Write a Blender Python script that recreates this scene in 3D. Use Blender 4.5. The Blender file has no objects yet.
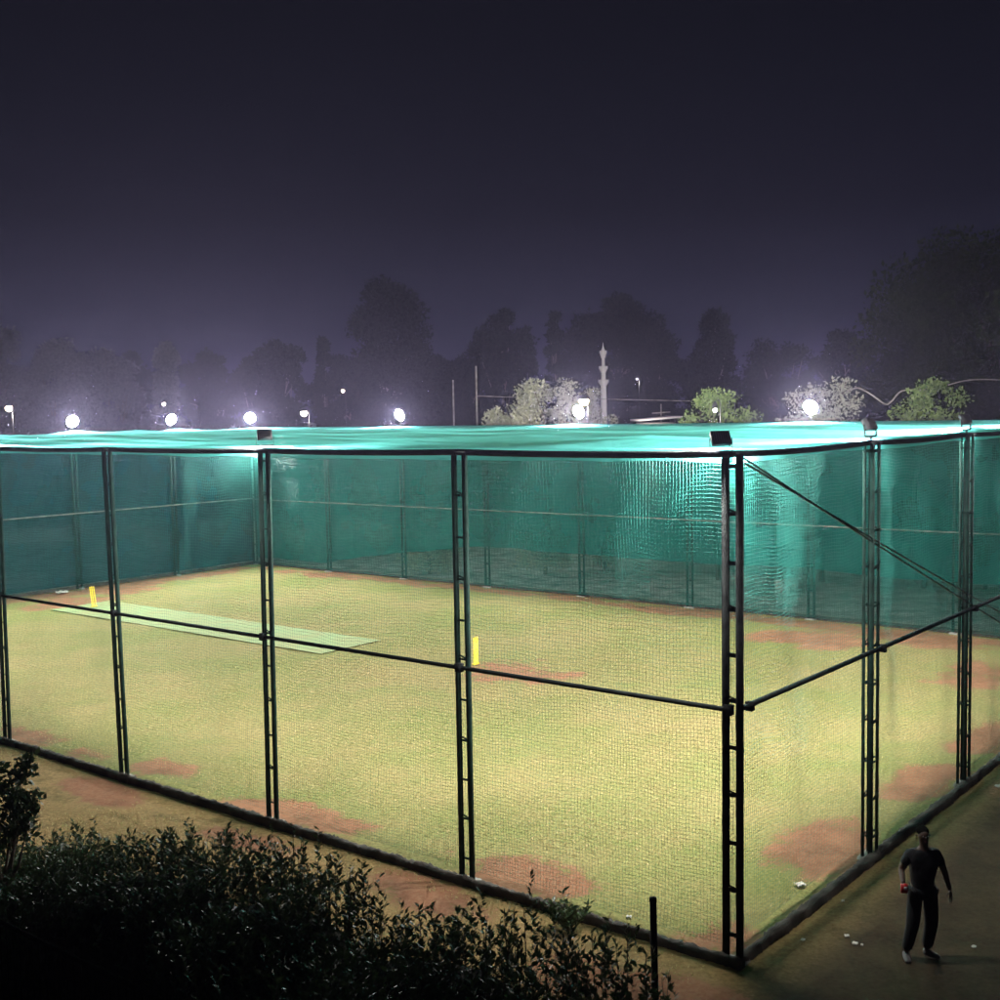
import bpy, math, random
import numpy as np
from mathutils import Vector, Matrix
R = math.radians
rng = np.random.default_rng(7); random.seed(7)
sc = bpy.context.scene
COL = sc.collection

# ------------------------------------------------------------------ camera
F, PITCH, ROLL, H0 = 1195.25, .0733, -.0195, 6.8
_R0 = np.array([[1, 0, 0], [0, math.sin(PITCH), math.cos(PITCH)], [0, math.cos(PITCH), -math.sin(PITCH)]])
_c, _s = math.cos(ROLL), math.sin(ROLL)
CR = np.array([[_c, _s, 0], [-_s, _c, 0], [0, 0, 1]]) @ _R0          # rows: right, up, forward
cam_d = bpy.data.cameras.new('camera'); cam = bpy.data.objects.new('camera', cam_d); COL.objects.link(cam)
cam_d.sensor_width = 36; cam_d.lens = F * 36 / 1000; cam_d.clip_start = .1; cam_d.clip_end = 3000
M = Matrix(((CR[0][0], CR[1][0], -CR[2][0], 0), (CR[0][1], CR[1][1], -CR[2][1], 0), (CR[0][2], CR[1][2], -CR[2][2], H0), (0, 0, 0, 1)))
cam.matrix_world = M
sc.camera = cam

def at(px, py, y):                 # world point on the ray of a photo pixel at world depth y
    d = CR.T @ np.array([(px - 500) / F, -(py - 500) / F, 1])
    t = y / d[1]
    return np.array([0, 0, H0]) + t * d
def ground(px, py, z=0.):
    d = CR.T @ np.array([(px - 500) / F, -(py - 500) / F, 1])
    return np.array([0, 0, H0]) + (z - H0) / d[2] * d

# ------------------------------------------------------------------ cage frame of reference
TH = .6807; N0 = np.array([2.7525, 14.2312, 0.])
U = np.array([-math.cos(TH), math.sin(TH), 0]); V = np.array([math.sin(TH), math.cos(TH), 0]); Z = np.array([0, 0, 1.])
HT, HM, WID, LEN = 6.25, 3.17, 22.81, 36.65
def W(a, b, z=0.): return N0 + U * a + V * b + Z * z

# ------------------------------------------------------------------ helpers
class MB:
    def __init__(s): s.v = []; s.f = []; s.n = 0
    def add(s, v, f):
        v = np.asarray(v, float).reshape(-1, 3); f = np.asarray(f, int)
        s.v.append(v); s.f.append(f + s.n); s.n += len(v); return s
    def bar(s, p0, p1, w, d, wd=None):            # box along p0-p1, w wide along wd, d the other way
        p0 = np.asarray(p0, float); p1 = np.asarray(p1, float); t = p1 - p0; t = t / np.linalg.norm(t)
        if wd is None: wd = np.cross(t, Z) if abs(t[2]) < .95 else U
        wd = wd - t * np.dot(wd, t); wd = wd / np.linalg.norm(wd); dd = np.cross(t, wd)
        c = [wd * w / 2 * i + dd * d / 2 * j for i, j in ((-1, -1), (1, -1), (1, 1), (-1, 1))]
        v = [p0 + k for k in c] + [p1 + k for k in c]
        return s.add(v, [(0, 3, 2, 1), (4, 5, 6, 7), (0, 1, 5, 4), (1, 2, 6, 5), (2, 3, 7, 6), (3, 0, 4, 7)])
    def tube(s, pts, r, n=8, cap=True):
        pts = np.asarray(pts, float); m = len(pts); r = np.full(m, r) if np.isscalar(r) else np.asarray(r, float)
        t = np.gradient(pts, axis=0); t /= np.linalg.norm(t, axis=1)[:, None]
        ref = np.array([0, 0, 1.]) if abs(t[0][2]) < .9 else np.array([1., 0, 0])
        a = np.cross(t, ref); a /= np.linalg.norm(a, axis=1)[:, None]; b = np.cross(t, a)
        ang = np.arange(n) * 2 * math.pi / n
        v = pts[:, None] + r[:, None, None] * (a[:, None] * np.cos(ang)[None, :, None] + b[:, None] * np.sin(ang)[None, :, None])
        i = np.arange(m - 1)[:, None] * n; j = np.arange(n)[None]; k = (j + 1) % n
        f = np.stack([i + j, i + k, i + n + k, i + n + j], -1).reshape(-1, 4)
        s.add(v, f)
        if cap and n > 3:
            base = s.n - m * n
            for st in (0, (m - 1) * n):
                s.v.append(np.array([pts[0] if st == 0 else pts[-1]])); c = s.n; s.n += 1
                s.f.append(np.array([(base + st + q, base + st + (q + 1) % n, c, c) for q in range(n)]))
        return s
    def lathe(s, c, prof, n=16):                   # prof: (radius, z)
        c = np.asarray(c, float); ang = np.arange(n) * 2 * math.pi / n; m = len(prof)
        v = np.array([[c + [r * math.cos(q), r * math.sin(q), z] for q in ang] for r, z in prof])
        i = np.arange(m - 1)[:, None] * n; j = np.arange(n)[None]; k = (j + 1) % n
        return s.add(v, np.stack([i + j, i + k, i + n + k, i + n + j], -1).reshape(-1, 4))
    def grid(s, P):                                 # P: (m,n,3)
        m, n = P.shape[:2]; i = np.arange(m - 1)[:, None] * n; j = np.arange(n - 1)[None]
        return s.add(P, np.stack([i + j, i + j + 1, i + n + j + 1, i + n + j], -1).reshape(-1, 4))
    def leaves(s, c, size, up=None, aspect=.5, n_dir=None):      # pointed leaves, one small folded face pair each
        c = np.asarray(c, float); n = len(c)
        d = rng.normal(size=(n, 3)) if n_dir is None else n_dir
        if up is not None: d[:, 2] += up
        d /= np.linalg.norm(d, axis=1)[:, None]
        q = rng.normal(size=(n, 3)); w = np.cross(d, q); w /= np.linalg.norm(w, axis=1)[:, None]
        L = (size * rng.uniform(.45, 1.45, n))[:, None]; h = L * aspect * .5
        v = np.stack([c, c + d * L * .45 + w * h, c + d * L, c + d * L * .45 - w * h], 1)
        return s.add(v, np.arange(n * 4).reshape(n, 4))
    def build(s, name, mat, parent=None, smooth=False):
        v = np.concatenate(s.v); f = np.concatenate([x.reshape(-1, 4) for x in s.f])
        org = np.array(parent.matrix_world.translation) if parent is not None else np.zeros(3)
        if parent is not None:
            org = np.zeros(3); p = parent
            while p is not None: org = org + np.array(p.location); p = p.parent
        tri = f[:, 2] == f[:, 3]
        me = bpy.data.meshes.new(name); me.vertices.add(len(v)); me.vertices.foreach_set('co', (v - org).astype(np.float32).ravel())
        lens = np.where(tri, 3, 4); st = np.concatenate([[0], np.cumsum(lens)[:-1]])
        keep = np.ones_like(f, bool); keep[tri, 3] = False
        me.loops.add(int(lens.sum())); me.loops.foreach_set('vertex_index', f[keep].astype(np.int32))
        me.polygons.add(len(f)); me.polygons.foreach_set('loop_start', st.astype(np.int32)); me.polygons.foreach_set('loop_total', lens.astype(np.int32))
        if smooth: me.polygons.foreach_set('use_smooth', np.ones(len(f), bool))
        me.update(calc_edges=True); me.validate()
        me.materials.append(mat)
        o = bpy.data.objects.new(name, me); COL.objects.link(o); o.parent = parent
        return o

def tag(o, label=None, cat=None, group=None, kind=None):
    if label: o['label'] = label
    if cat: o['category'] = cat
    if group: o['group'] = group
    if kind: o['kind'] = kind
    return o
def empty(name, loc, label=None, cat=None, group=None, parent=None):
    o = bpy.data.objects.new(name, None); COL.objects.link(o); o.location = [float(x) for x in loc]; o.parent = parent
    o.empty_display_size = .2
    return tag(o, label, cat, group)

# ------------------------------------------------------------------ materials
def new_mat(name):
    m = bpy.data.materials.new(name); m.use_nodes = True; nt = m.node_tree; nt.nodes.clear()
    return m, nt, nt.nodes.new('ShaderNodeOutputMaterial')
def nd(nt, t, **k):
    n = nt.nodes.new(t)
    for a, b in k.items():
        if a.startswith('i_'): n.inputs[a[2:].replace('_', ' ')].default_value = b
        else: setattr(n, a, b)
    return n
def mat(name, c1, c2=None, scale=4., rough=.7, metal=0., bump=0., bscale=30., spec=.4, detail=5, coat=0):
    m, nt, out = new_mat(name); b = nd(nt, 'ShaderNodeBsdfPrincipled'); L = nt.links.new
    b.inputs['Roughness'].default_value = rough; b.inputs['Metallic'].default_value = metal; b.inputs['Specular IOR Level'].default_value = spec
    L(b.outputs[0], out.inputs[0]); tc = nd(nt, 'ShaderNodeTexCoord')
    c2 = c2 or tuple(x * .7 for x in c1)
    no = nd(nt, 'ShaderNodeTexNoise'); no.inputs['Scale'].default_value = scale; no.inputs['Detail'].default_value = detail
    L(tc.outputs['Object'], no.inputs['Vector'])
    rp = nd(nt, 'ShaderNodeValToRGB'); rp.color_ramp.elements[0].position = .35; rp.color_ramp.elements[1].position = .65
    rp.color_ramp.elements[0].color = (*c2, 1); rp.color_ramp.elements[1].color = (*c1, 1)
    L(no.outputs[0], rp.inputs[0]); L(rp.outputs[0], b.inputs['Base Color'])
    if bump:
        n2 = nd(nt, 'ShaderNodeTexNoise'); n2.inputs['Scale'].default_value = bscale; n2.inputs['Detail'].default_value = 6
        L(tc.outputs['Object'], n2.inputs['Vector']); bp = nd(nt, 'ShaderNodeBump'); bp.inputs['Strength'].default_value = bump
        bp.inputs['Distance'].default_value = .02; L(n2.outputs[0], bp.inputs['Height']); L(bp.outputs[0], b.inputs['Normal'])
    return m
def leaf_mat(name, c1, c2, rough=.5, trans=.25, spec=.35):
    m, nt, out = new_mat(name); L = nt.links.new
    b = nd(nt, 'ShaderNodeBsdfPrincipled'); b.inputs['Roughness'].default_value = rough; b.inputs['Specular IOR Level'].default_value = spec
    t = nd(nt, 'ShaderNodeBsdfTranslucent'); mx = nd(nt, 'ShaderNodeMixShader'); mx.inputs[0].default_value = trans
    geo = nd(nt, 'ShaderNodeNewGeometry'); rp = nd(nt, 'ShaderNodeMix', data_type='RGBA')
    rp.inputs['A'].default_value = (*c1, 1); rp.inputs['B'].default_value = (*c2, 1)
    L(geo.outputs['Random Per Island'], rp.inputs['Factor']); L(rp.outputs['Result'], b.inputs['Base Color']); L(rp.outputs['Result'], t.inputs[0])
    L(b.outputs[0], mx.inputs[1]); L(t.outputs[0], mx.inputs[2]); L(mx.outputs[0], out.inputs[0])
    return m
def cloth_mat(name, col, opac, trans=.5, wrinkle=.3, scale=1.2):
    """woven shade cloth: partly open weave, the thread scatters light both ways"""
    m, nt, out = new_mat(name); L = nt.links.new
    tc = nd(nt, 'ShaderNodeTexCoord')
    no = nd(nt, 'ShaderNodeTexNoise'); no.inputs['Scale'].default_value = scale; no.inputs['Detail'].default_value = 6
    L(tc.outputs['Object'], no.inputs['Vector'])
    mx = nd(nt, 'ShaderNodeMix', data_type='RGBA'); mx.inputs['A'].default_value = (*[x * .72 for x in col], 1); mx.inputs['B'].default_value = (*col, 1)
    L(no.outputs[0], mx.inputs['Factor'])
    d = nd(nt, 'ShaderNodeBsdfDiffuse'); t = nd(nt, 'ShaderNodeBsdfTranslucent'); L(mx.outputs['Result'], d.inputs[0]); L(mx.outputs['Result'], t.inputs[0])
    a = nd(nt, 'ShaderNodeMixShader'); a.inputs[0].default_value = trans; L(d.outputs[0], a.inputs[1]); L(t.outputs[0], a.inputs[2])
    tr = nd(nt, 'ShaderNodeBsdfTransparent'); tr.inputs[0].default_value = (1, 1, 1, 1)
    mp = nd(nt, 'ShaderNodeMapRange'); mp.inputs['From Min'].default_value = .3; mp.inputs['From Max'].default_value = .7
    mp.inputs['To Min'].default_value = opac - .07; mp.inputs['To Max'].default_value = opac + .07
    n2 = nd(nt, 'ShaderNodeTexNoise'); n2.inputs['Scale'].default_value = scale * .6; n2.inputs['Detail'].default_value = 4
    L(tc.outputs['Object'], n2.inputs['Vector']); L(n2.outputs[0], mp.inputs['Value'])
    o = nd(nt, 'ShaderNodeMixShader'); L(mp.outputs[0], o.inputs[0]); L(tr.outputs[0], o.inputs[1]); L(a.outputs[0], o.inputs[2])
    bp = nd(nt, 'ShaderNodeBump'); bp.inputs['Strength'].default_value = wrinkle; bp.inputs['Distance'].default_value = .05
    n3 = nd(nt, 'ShaderNodeTexNoise'); n3.inputs['Scale'].default_value = 2.5; n3.inputs['Detail'].default_value = 5
    L(tc.outputs['Object'], n3.inputs['Vector']); L(n3.outputs[0], bp.inputs['Height']); L(bp.outputs[0], d.inputs['Normal'])
    L(o.outputs[0], out.inputs[0]); return m
def emit_mat(name, col, s):
    m, nt, out = new_mat(name); e = nd(nt, 'ShaderNodeEmission'); e.inputs[0].default_value = (*col, 1); e.inputs[1].default_value = s
    nt.links.new(e.outputs[0], out.inputs[0]); return m

M_GREEN = mat('green_painted_steel', (.014, .040, .032), (.007, .018, .015), scale=7, rough=.75, bump=.2, bscale=60, spec=.15)
M_DARK = mat('dark_steel', (.022, .026, .026), (.010, .011, .012), scale=9, rough=.8, bump=.15, spec=.12)
M_PIPE = mat('steel_pipe', (.018, .024, .024), (.01, .012, .012), scale=5, rough=.7, bump=.15, spec=.15)
M_IRON = mat('railing_iron', (.010, .010, .010), (.006, .006, .006), scale=9, rough=1., spec=.02)
M_LAMP = mat('lamp_housing', (.022, .022, .025), (.014, .014, .016), scale=9, rough=.6, spec=.2)
M_CONC = mat('rough_concrete', (.30, .28, .25), (.14, .125, .11), scale=3, rough=.9, bump=.6, bscale=25)
M_KERB = mat('weathered_kerb', (.07, .058, .048), (.02, .017, .014), scale=2.5, rough=.95, bump=.8, bscale=18)
M_NET = mat('net_twine', (.018, .15, .125), (.012, .10, .085), scale=3, rough=.55)
M_CABLE = mat('steel_cable', (.05, .055, .055), rough=.45)
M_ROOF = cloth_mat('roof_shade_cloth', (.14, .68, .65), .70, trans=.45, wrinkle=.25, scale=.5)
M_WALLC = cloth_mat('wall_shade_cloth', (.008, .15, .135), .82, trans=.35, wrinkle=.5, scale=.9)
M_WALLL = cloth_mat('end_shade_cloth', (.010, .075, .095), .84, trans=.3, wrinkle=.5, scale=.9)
M_MAT = mat('pitch_mat', (.175, .245, .10), (.20, .22, .088), scale=1.0, rough=.95)
M_YEL = mat('yellow_plastic', (.80, .62, .02), (.72, .54, .02), scale=3, rough=.4)
M_BARK = mat('bark', (.09, .07, .05), (.045, .035, .026), scale=6, rough=.95, bump=.6)
M_WHITE = mat('pale_paint', (.80, .77, .77), (.7, .67, .67), scale=1.5, rough=.8)
M_PAPER = mat('paper', (.5, .48, .42), (.35, .33, .28), scale=20, rough=.9)

# ground: worn turf, straw and red soil, driven by painted masks of the surface and of dim light
def ground_material():
    m, nt, out = new_mat('worn_turf'); L = nt.links.new
    b = nd(nt, 'ShaderNodeBsdfPrincipled'); b.inputs['Roughness'].default_value = .95; b.inputs['Specular IOR Level'].default_value = .1
    L(b.outputs[0], out.inputs[0]); tc = nd(nt, 'ShaderNodeTexCoord'); obj = tc.outputs['Object']
    def noise(s, det=6, rough=.6):
        n = nd(nt, 'ShaderNodeTexNoise'); n.inputs['Scale'].default_value = s; n.inputs['Detail'].default_value = det; n.inputs['Roughness'].default_value = rough
        L(obj, n.inputs['Vector']); return n.outputs[0]
    def ramp(fac, p0, c0, p1, c1):
        r = nd(nt, 'ShaderNodeValToRGB'); e = r.color_ramp.elements; e[0].position = p0; e[1].position = p1; e[0].color = (*c0, 1); e[1].color = (*c1, 1); L(fac, r.inputs[0]); return r.outputs[0]
    def mixc(f, a, c):
        x = nd(nt, 'ShaderNodeMix', data_type='RGBA'); L(f, x.inputs['Factor']) if hasattr(f, 'links') else None
        for s_, v_ in (('A', a), ('B', c)):
            if hasattr(v_, 'links'): L(v_, x.inputs[s_])
            else: x.inputs[s_].default_value = (*v_, 1)
        return x.outputs['Result']
    def math_(op, a, c, clamp=False):
        x = nd(nt, 'ShaderNodeMath', operation=op, use_clamp=clamp)
        for i, v_ in enumerate((a, c)):
            if hasattr(v_, 'links'): L(v_, x.inputs[i])
            else: x.inputs[i].default_value = v_
        return x.outputs[0]
    big = noise(.22, 5); mid = noise(1.1, 7, .7); fine = noise(14, 6, .75); vf = noise(55, 3)
    green = ramp(fine, .3, (.085, .108, .028), .7, (.26, .255, .088))
    straw = ramp(fine, .3, (.125, .105, .040), .7, (.36, .295, .125))
    f = math_('ADD', math_('MULTIPLY', big, .8), math_('MULTIPLY', mid, .45))
    f = ramp(f, .50, (0, 0, 0), .74, (1, 1, 1))
    lawn = mixc(f, green, straw)
    outs_straw = ramp(fine, .3, (.17, .112, .045), .7, (.37, .25, .11))
    outs = mixc(ramp(mid, .30, (0, 0, 0), .48, (1, 1, 1)), (.10, .085, .035), outs_straw)
    ai = nd(nt, 'ShaderNodeAttribute', attribute_name='lawn'); ad = nd(nt, 'ShaderNodeAttribute', attribute_name='soil')
    aw = nd(nt, 'ShaderNodeAttribute', attribute_name='weeds'); a_shade = nd(nt, 'ShaderNodeAttribute', attribute_name='shade_tint')
    weed = ramp(math_('ADD', math_('MULTIPLY', mid, .7), math_('MULTIPLY', fine, .4)), .46, (.10, .15, .125), .68, (.48, .52, .48))
    outs = mixc(aw.outputs['Fac'], outs, weed)
    outs = mixc(a_shade.outputs['Fac'], outs, ramp(math_('ADD', math_('MULTIPLY', mid, .6), math_('MULTIPLY', fine, .4)), .35, (.022, .014, .008), .65, (.075, .050, .026)))
    c = mixc(ai.outputs['Fac'], outs, lawn)
    soil = ramp(mid, .3, (.12, .046, .026), .7, (.32, .142, .078))
    soil = mixc(ramp(fine, .45, (0, 0, 0), .75, (.5, .5, .5)), soil, (.34, .22, .15))
    nz = math_('ADD', math_('MULTIPLY', math_('SUBTRACT', mid, .5), 3.0), math_('MULTIPLY', math_('SUBTRACT', fine, .5), 2.2))
    e = math_('ADD', math_('MULTIPLY', ad.outputs['Fac'], 1.25), math_('MULTIPLY', nz, math_('MINIMUM', math_('ADD', math_('MULTIPLY', ad.outputs['Fac'], 3.), .12), 1.)))
    c = mixc(ramp(e, .42, (0, 0, 0), .72, (.92, .92, .92)), c, soil)
    L(c, b.inputs['Base Color'])
    bp = nd(nt, 'ShaderNodeBump'); bp.inputs['Strength'].default_value = .9; bp.inputs['Distance'].default_value = .05
    L(math_('ADD', fine, math_('MULTIPLY', vf, .5)), bp.inputs['Height']); L(bp.outputs[0], b.inputs['Normal'])
    return m
M_GROUND = ground_material()

# ------------------------------------------------------------------ ground sheet
xs = np.concatenate([[-900, -400, -200, -110, -70], np.arange(-48, 30, .3), [45, 70, 110, 200, 400, 900]])
ys = np.concatenate([[-60, -20, 0, 4], np.arange(7, 56, .3), [62, 75, 100, 150, 250, 450, 1200]])
X, Y = np.meshgrid(xs, ys, indexing='ij')
A = (X - N0[0]) * U[0] + (Y - N0[1]) * U[1]; B = (X - N0[0]) * V[0] + (Y - N0[1]) * V[1]
def wob(x, y, s, seed):
    r = np.random.default_rng(abs(seed)); o = 0
    for k in range(6):
        a = r.uniform(0, 6.28); q = s * 1.7 ** (k * .6); o = o + np.sin((x * math.cos(a) + y * math.sin(a)) * q + r.uniform(0, 6.28)) / (1 + k * .5)
    return o / 3
ZG = .03 * wob(X, Y, .6, 3) * (np.abs(X) < 60)
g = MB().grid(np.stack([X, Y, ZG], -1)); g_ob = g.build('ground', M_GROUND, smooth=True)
tag(g_ob, kind='structure')
g_ob['label'] = 'worn turf and reddish soil ground inside and around the cage'
lawn = ((A > .05) & (A < LEN - .05) & (B > .05) & (B < WID - .05)).astype(float)
soil = np.zeros_like(A)
def patch(a, b, ra, rb, s=1.):
    global soil
    d = np.sqrt(((A - a) / ra) ** 2 + ((B - b) / rb) ** 2) + .5 * wob(A, B, 2.6, int(a * 10 + b)) + .3 * wob(A, B, .9, int(a + b * 7)); soil = np.maximum(soil, s * np.clip(1.55 - d, 0, 1))
for p in [(17.3, .6, .9, .45), (14.9, .35, .6, .3, .8), (12.9, .7, .75, .45), (8.76, .55, 1.3, .5), (3.8, .65, 1.1, .5), (12.6, -.75, .9, .4), (8.4, -.85, .9, .35), (4.4, -.75, 1.0, .4),
          (.75, 4.4, .6, 1.1), (.6, 8.6, .5, 1.2), (.6, 11.9, .5, 1.1), (13.3, 22., 1.6, .7), (7.9, 19.9, 1.6, 1.1), (5.1, 21.5, 2.2, 1.0), (9, 22, 7, .55), (24, 22.2, 10, .5, .8), (30.8, 22, 2, .8),
          (36, 15, .8, 7), (35, 14.7, 1.2, 1.4, .9), (33.4, 11.4, 1.6, 1.6, .75), (2.4, 17.7, 1.1, 1.6, .7), (.1, -1.3, 1.6, .6), (0.3, .5, .6, .5, .8), (12.5, 11.4, 1.5, 1.2, .62), (-1.2, 9, .6, 1.2, .5)]:
    patch(*p)
weeds = np.clip((B - WID - .3) / .8, 0, 1) + np.clip((A - LEN - .3) / .8, 0, 1)
shade_tint = np.clip((-.1 - A) / .9, 0, 1) * (B > -3) * np.clip(1 - (B - 30) / 6, 0, 1) + np.clip((-B - 6.2) / .6, 0, 1) * .8  # dimmer light right of the cage painted as darker ground; also darker past the hedge
for nm, arr in (('lawn', lawn), ('soil', soil), ('weeds', weeds), ('shade_tint', np.clip(shade_tint, 0, 1))):
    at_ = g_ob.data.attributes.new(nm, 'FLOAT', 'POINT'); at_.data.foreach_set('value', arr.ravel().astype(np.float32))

# kerb: four lengths of rough plinth round the cage as one structure
kb = MB()
def kerb_run(p0, p1, n=500, w=.12, h=.12):
    p0 = np.array(p0); p1 = np.array(p1); t = (p1 - p0) / np.linalg.norm(p1 - p0); s = np.cross(t, Z)
    k = np.linspace(0, 1, n)[:, None]; c = p0 + (p1 - p0) * k
    jn_ = lambda: np.convolve(rng.normal(0, 1, n + 8), np.ones(5) / 5, 'same')[4:-4][:, None] * 1.6 + rng.normal(0, .6, (n, 1))
    jit = lambda q: jn_() * q
    prof = [(-w / 2 - .01, -.1), (-w / 2, h - .03), (-w / 2 + .03, h), (w / 2 - .03, h), (w / 2, h - .03), (w / 2 + .01, -.1)]
    P = np.stack([c + s * (a + jit(.014)) + Z * (z + (jit(.014) if z > 0 else 0)) for a, z in prof], 1)
    kb.grid(P)
    for e in (0, -1):
        q = P[e]; kb.add(q, [(0, 1, 4, 5), (1, 2, 3, 4)])
off = .10
kerb_run(W(-off - .085, -off), W(LEN + off + .085, -off), 900); kerb_run(W(-off, -off + .09), W(-off, WID + off - .09))
kerb_run(W(LEN + off, -off + .09), W(LEN + off, WID + off - .09), h=.12); kerb_run(W(-off - .085, WID + off), W(LEN + off + .085, WID + off), 200, h=.12)
tag(kb.build('kerb', M_KERB), 'low rough kerb running round the foot of the netted cage', kind='structure')

# ------------------------------------------------------------------ the cage
cage = empty('cricket_net_cage', N0, 'large rectangular cricket practice cage with steel posts, netting and teal shade cloth roof', 'practice cage')
def post(a, b, kind, dark=False, lean=(0, 0), ladder=U):
    base = W(a, b); top = W(a + lean[0], b + lean[1], HT); other = V if abs(np.dot(ladder, U)) > .5 else U
    root = MB(); m = M_GREEN
    P = lambda x, y, z: base + (top - base) * (z / HT) + ladder * x + other * y
    def chord(x, y, sgn, w=.055, d=.055):
        root.bar(P(x, y, .02), P(x, y, HT), .008, d, ladder)                                  # web
        for k in (-1, 1): root.bar(P(x - sgn * (w / 2 + .004), y + k * (d / 2 - .004), .02), P(x - sgn * (w / 2 + .004), y + k * (d / 2 - .004), HT), w, .008, ladder)
    if kind == 'ladder':
        for sgn in (-1, 1): chord(sgn * .125, 0, sgn)
        ys_ = (0,)
    elif kind == 'corner':
        for sgn in (-1, 1): chord(sgn * .128, 0, sgn, .068, .06)
        ys_ = (0,)
    else:
        for sgn in (-1, 1):
            for k in (-1, 1):
                x, y = sgn * .135, k * .08
                root.bar(P(x, y - k * .025, .02), P(x, y - k * .025, HT), .007, .05, ladder); root.bar(P(x - sgn * .0275, y, .02), P(x - sgn * .0275, y, HT), .048, .007, ladder)
        ys_ = (-.08, .08)
    bt = root; hw = .125 if kind != 'box' else .125
    if kind == 'corner': hw = .128
    z = .35; k = 0
    while z < HT - .1:
        for y in ys_:
            bt.bar(P(-hw, y * 1.03, z), P(hw, y * 1.03, z), .05 if kind == 'corner' else .03, .012, Z)
            if k % 2: bt.bar(P(-hw, y * 1.06, z - .0), P(hw, y * 1.06, z + .07), .02, .012, Z)
        if kind == 'box' and k % 2 == 0:
            for x in (-.141, .141): bt.bar(P(x, -.075, z + .02), P(x, .075, z + .02), .03, .008, Z)
        z += .575 + rng.uniform(-.03, .03); k += 1
    o = root.build('post', M_DARK if dark else m, cage)
    ft = MB(); c = base; q = [(-.17, -.01), (.17, -.01), (.17, .12), (-.17, .12)]; q = [(y_, x_) for x_, y_ in q] if kind == 'box' else q; q = [(x_, -y_) for x_, y_ in q] if b > 20 else q; q = [(-x_, y_) for x_, y_ in q] if a > 30 and b < 22 else q
    lo = [c + U * x * 1.1 + V * y * 1.1 + Z * -.05 for x, y in q]; hi = [c + U * x + V * y + Z * (.03 + rng.uniform(0, .02)) for x, y in q]
    ft.add(lo + hi, [(0, 1, 5, 4), (1, 2, 6, 5), (2, 3, 7, 6), (3, 0, 4, 7), (4, 5, 6, 7)]); ft.build('footing', M_CONC, o)
    cp = MB(); cp.bar(P(-.17, 0, HT + .004), P(.17, 0, HT + .004), .012, .2, Z); cp.build('cap', M_DARK, o)
    return o
SF = 4.2927; SR = 4.3163
lean_f = {0: -.03, 1: -.02, 2: -.09, 3: .12, 4: -.12}
front_a = [0, SF, 2 * SF, 3 * SF, 4 * SF, 5 * SF, 6 * SF, 7 * SF, LEN]
for i, a in enumerate(front_a): post(a, 0, 'corner' if i == 0 else 'ladder', dark=(i == 0), lean=(lean_f.get(i, 0), 0))
right_b = [SR, 2 * SR, 3 * SR, 4 * SR, WID]
for i, b in enumerate(right_b): post(0, b, 'box', lean=(0, .04), ladder=V)
far_a = [31.67, 27.17, 22.71, 18.23, 13.72, 9.31, 4.75]
for a in far_a: post(a, WID, 'ladder')
left_b = [4.6, 9.2, 13.76, 18.45, WID]
for b in left_b: post(LEN, b, 'ladder', ladder=V)

def sagline(p0, p1, n, sag, jit=.0):
    k = np.linspace(0, 1, n)[:, None]; p = np.array(p0) + (np.array(p1) - np.array(p0)) * k
    return p + Z * (-sag * 4 * k * (1 - k)) + rng.normal(0, jit, (n, 1)) * Z
# rails, bay by bay in one pipe each side
def rail(name, pa, r, z, sag=0, mat_=M_PIPE, out=0):
    b = MB(); pts = []
    for p, q in zip(pa[:-1], pa[1:]): pts.append(sagline(p + Z * z, q + Z * z, 7, sag)[:-1])
    pts = np.concatenate(pts + [[pa[-1] + Z * z]]); b.tube(pts, r, 8); return b.build(name, mat_, cage, smooth=True)
fo = lambda a, i: W(a + lean_f.get(i, 0) * .0, -.07)
FT = [W(a, -.03) for a in front_a]; FM = [W(a, -.075) for a in front_a]
rail('top_rail', FT, .045, HT, .02); rail('mid_rail', FM, .032, HM)
RT = [W(0, b) for b in [0] + right_b]; RM = [W(-.13, b) for b in [0] + right_b]
rail('top_rail', RT, .04, HT, .03); rail('mid_rail', RM, .036, HM + .02)
FR = [W(a, WID) for a in [LEN] + far_a + [0]]; rail('top_rail', FR, .035, HT, .02); rail('mid_rail', [p - V * .08 for p in FR], .022, HM - .15, mat_=M_CONC)
LF = [W(LEN, b) for b in [0] + left_b]; rail('top_rail', LF, .035, HT, .02); rail('mid_rail', [p - U * .08 for p in LF], .022, HM - .1, mat_=M_CONC)
# clamps where the mid rail meets a post
for a in front_a[:6]: MB().bar(W(a, -.075, HM - .06), W(a, -.075, HM + .06), .10, .09, U).build('clamp', M_DARK, cage)
for b in [0.05] + right_b: MB().bar(W(-.13, b + .17, HM - .05), W(-.13, b + .17, HM + .06), .09, .09, V).build('clamp', M_DARK, cage)
# diagonal guy cables of the right side
for d, zt, e in ((.2, HT - .05, 18.0), (.25, HT - .12, 19.2)):
    MB().tube(sagline(W(-.06, d, zt), W(-.06, e, .15), 30, .05), .013, 6).build('guy_cable', M_CABLE, cage)

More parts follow.
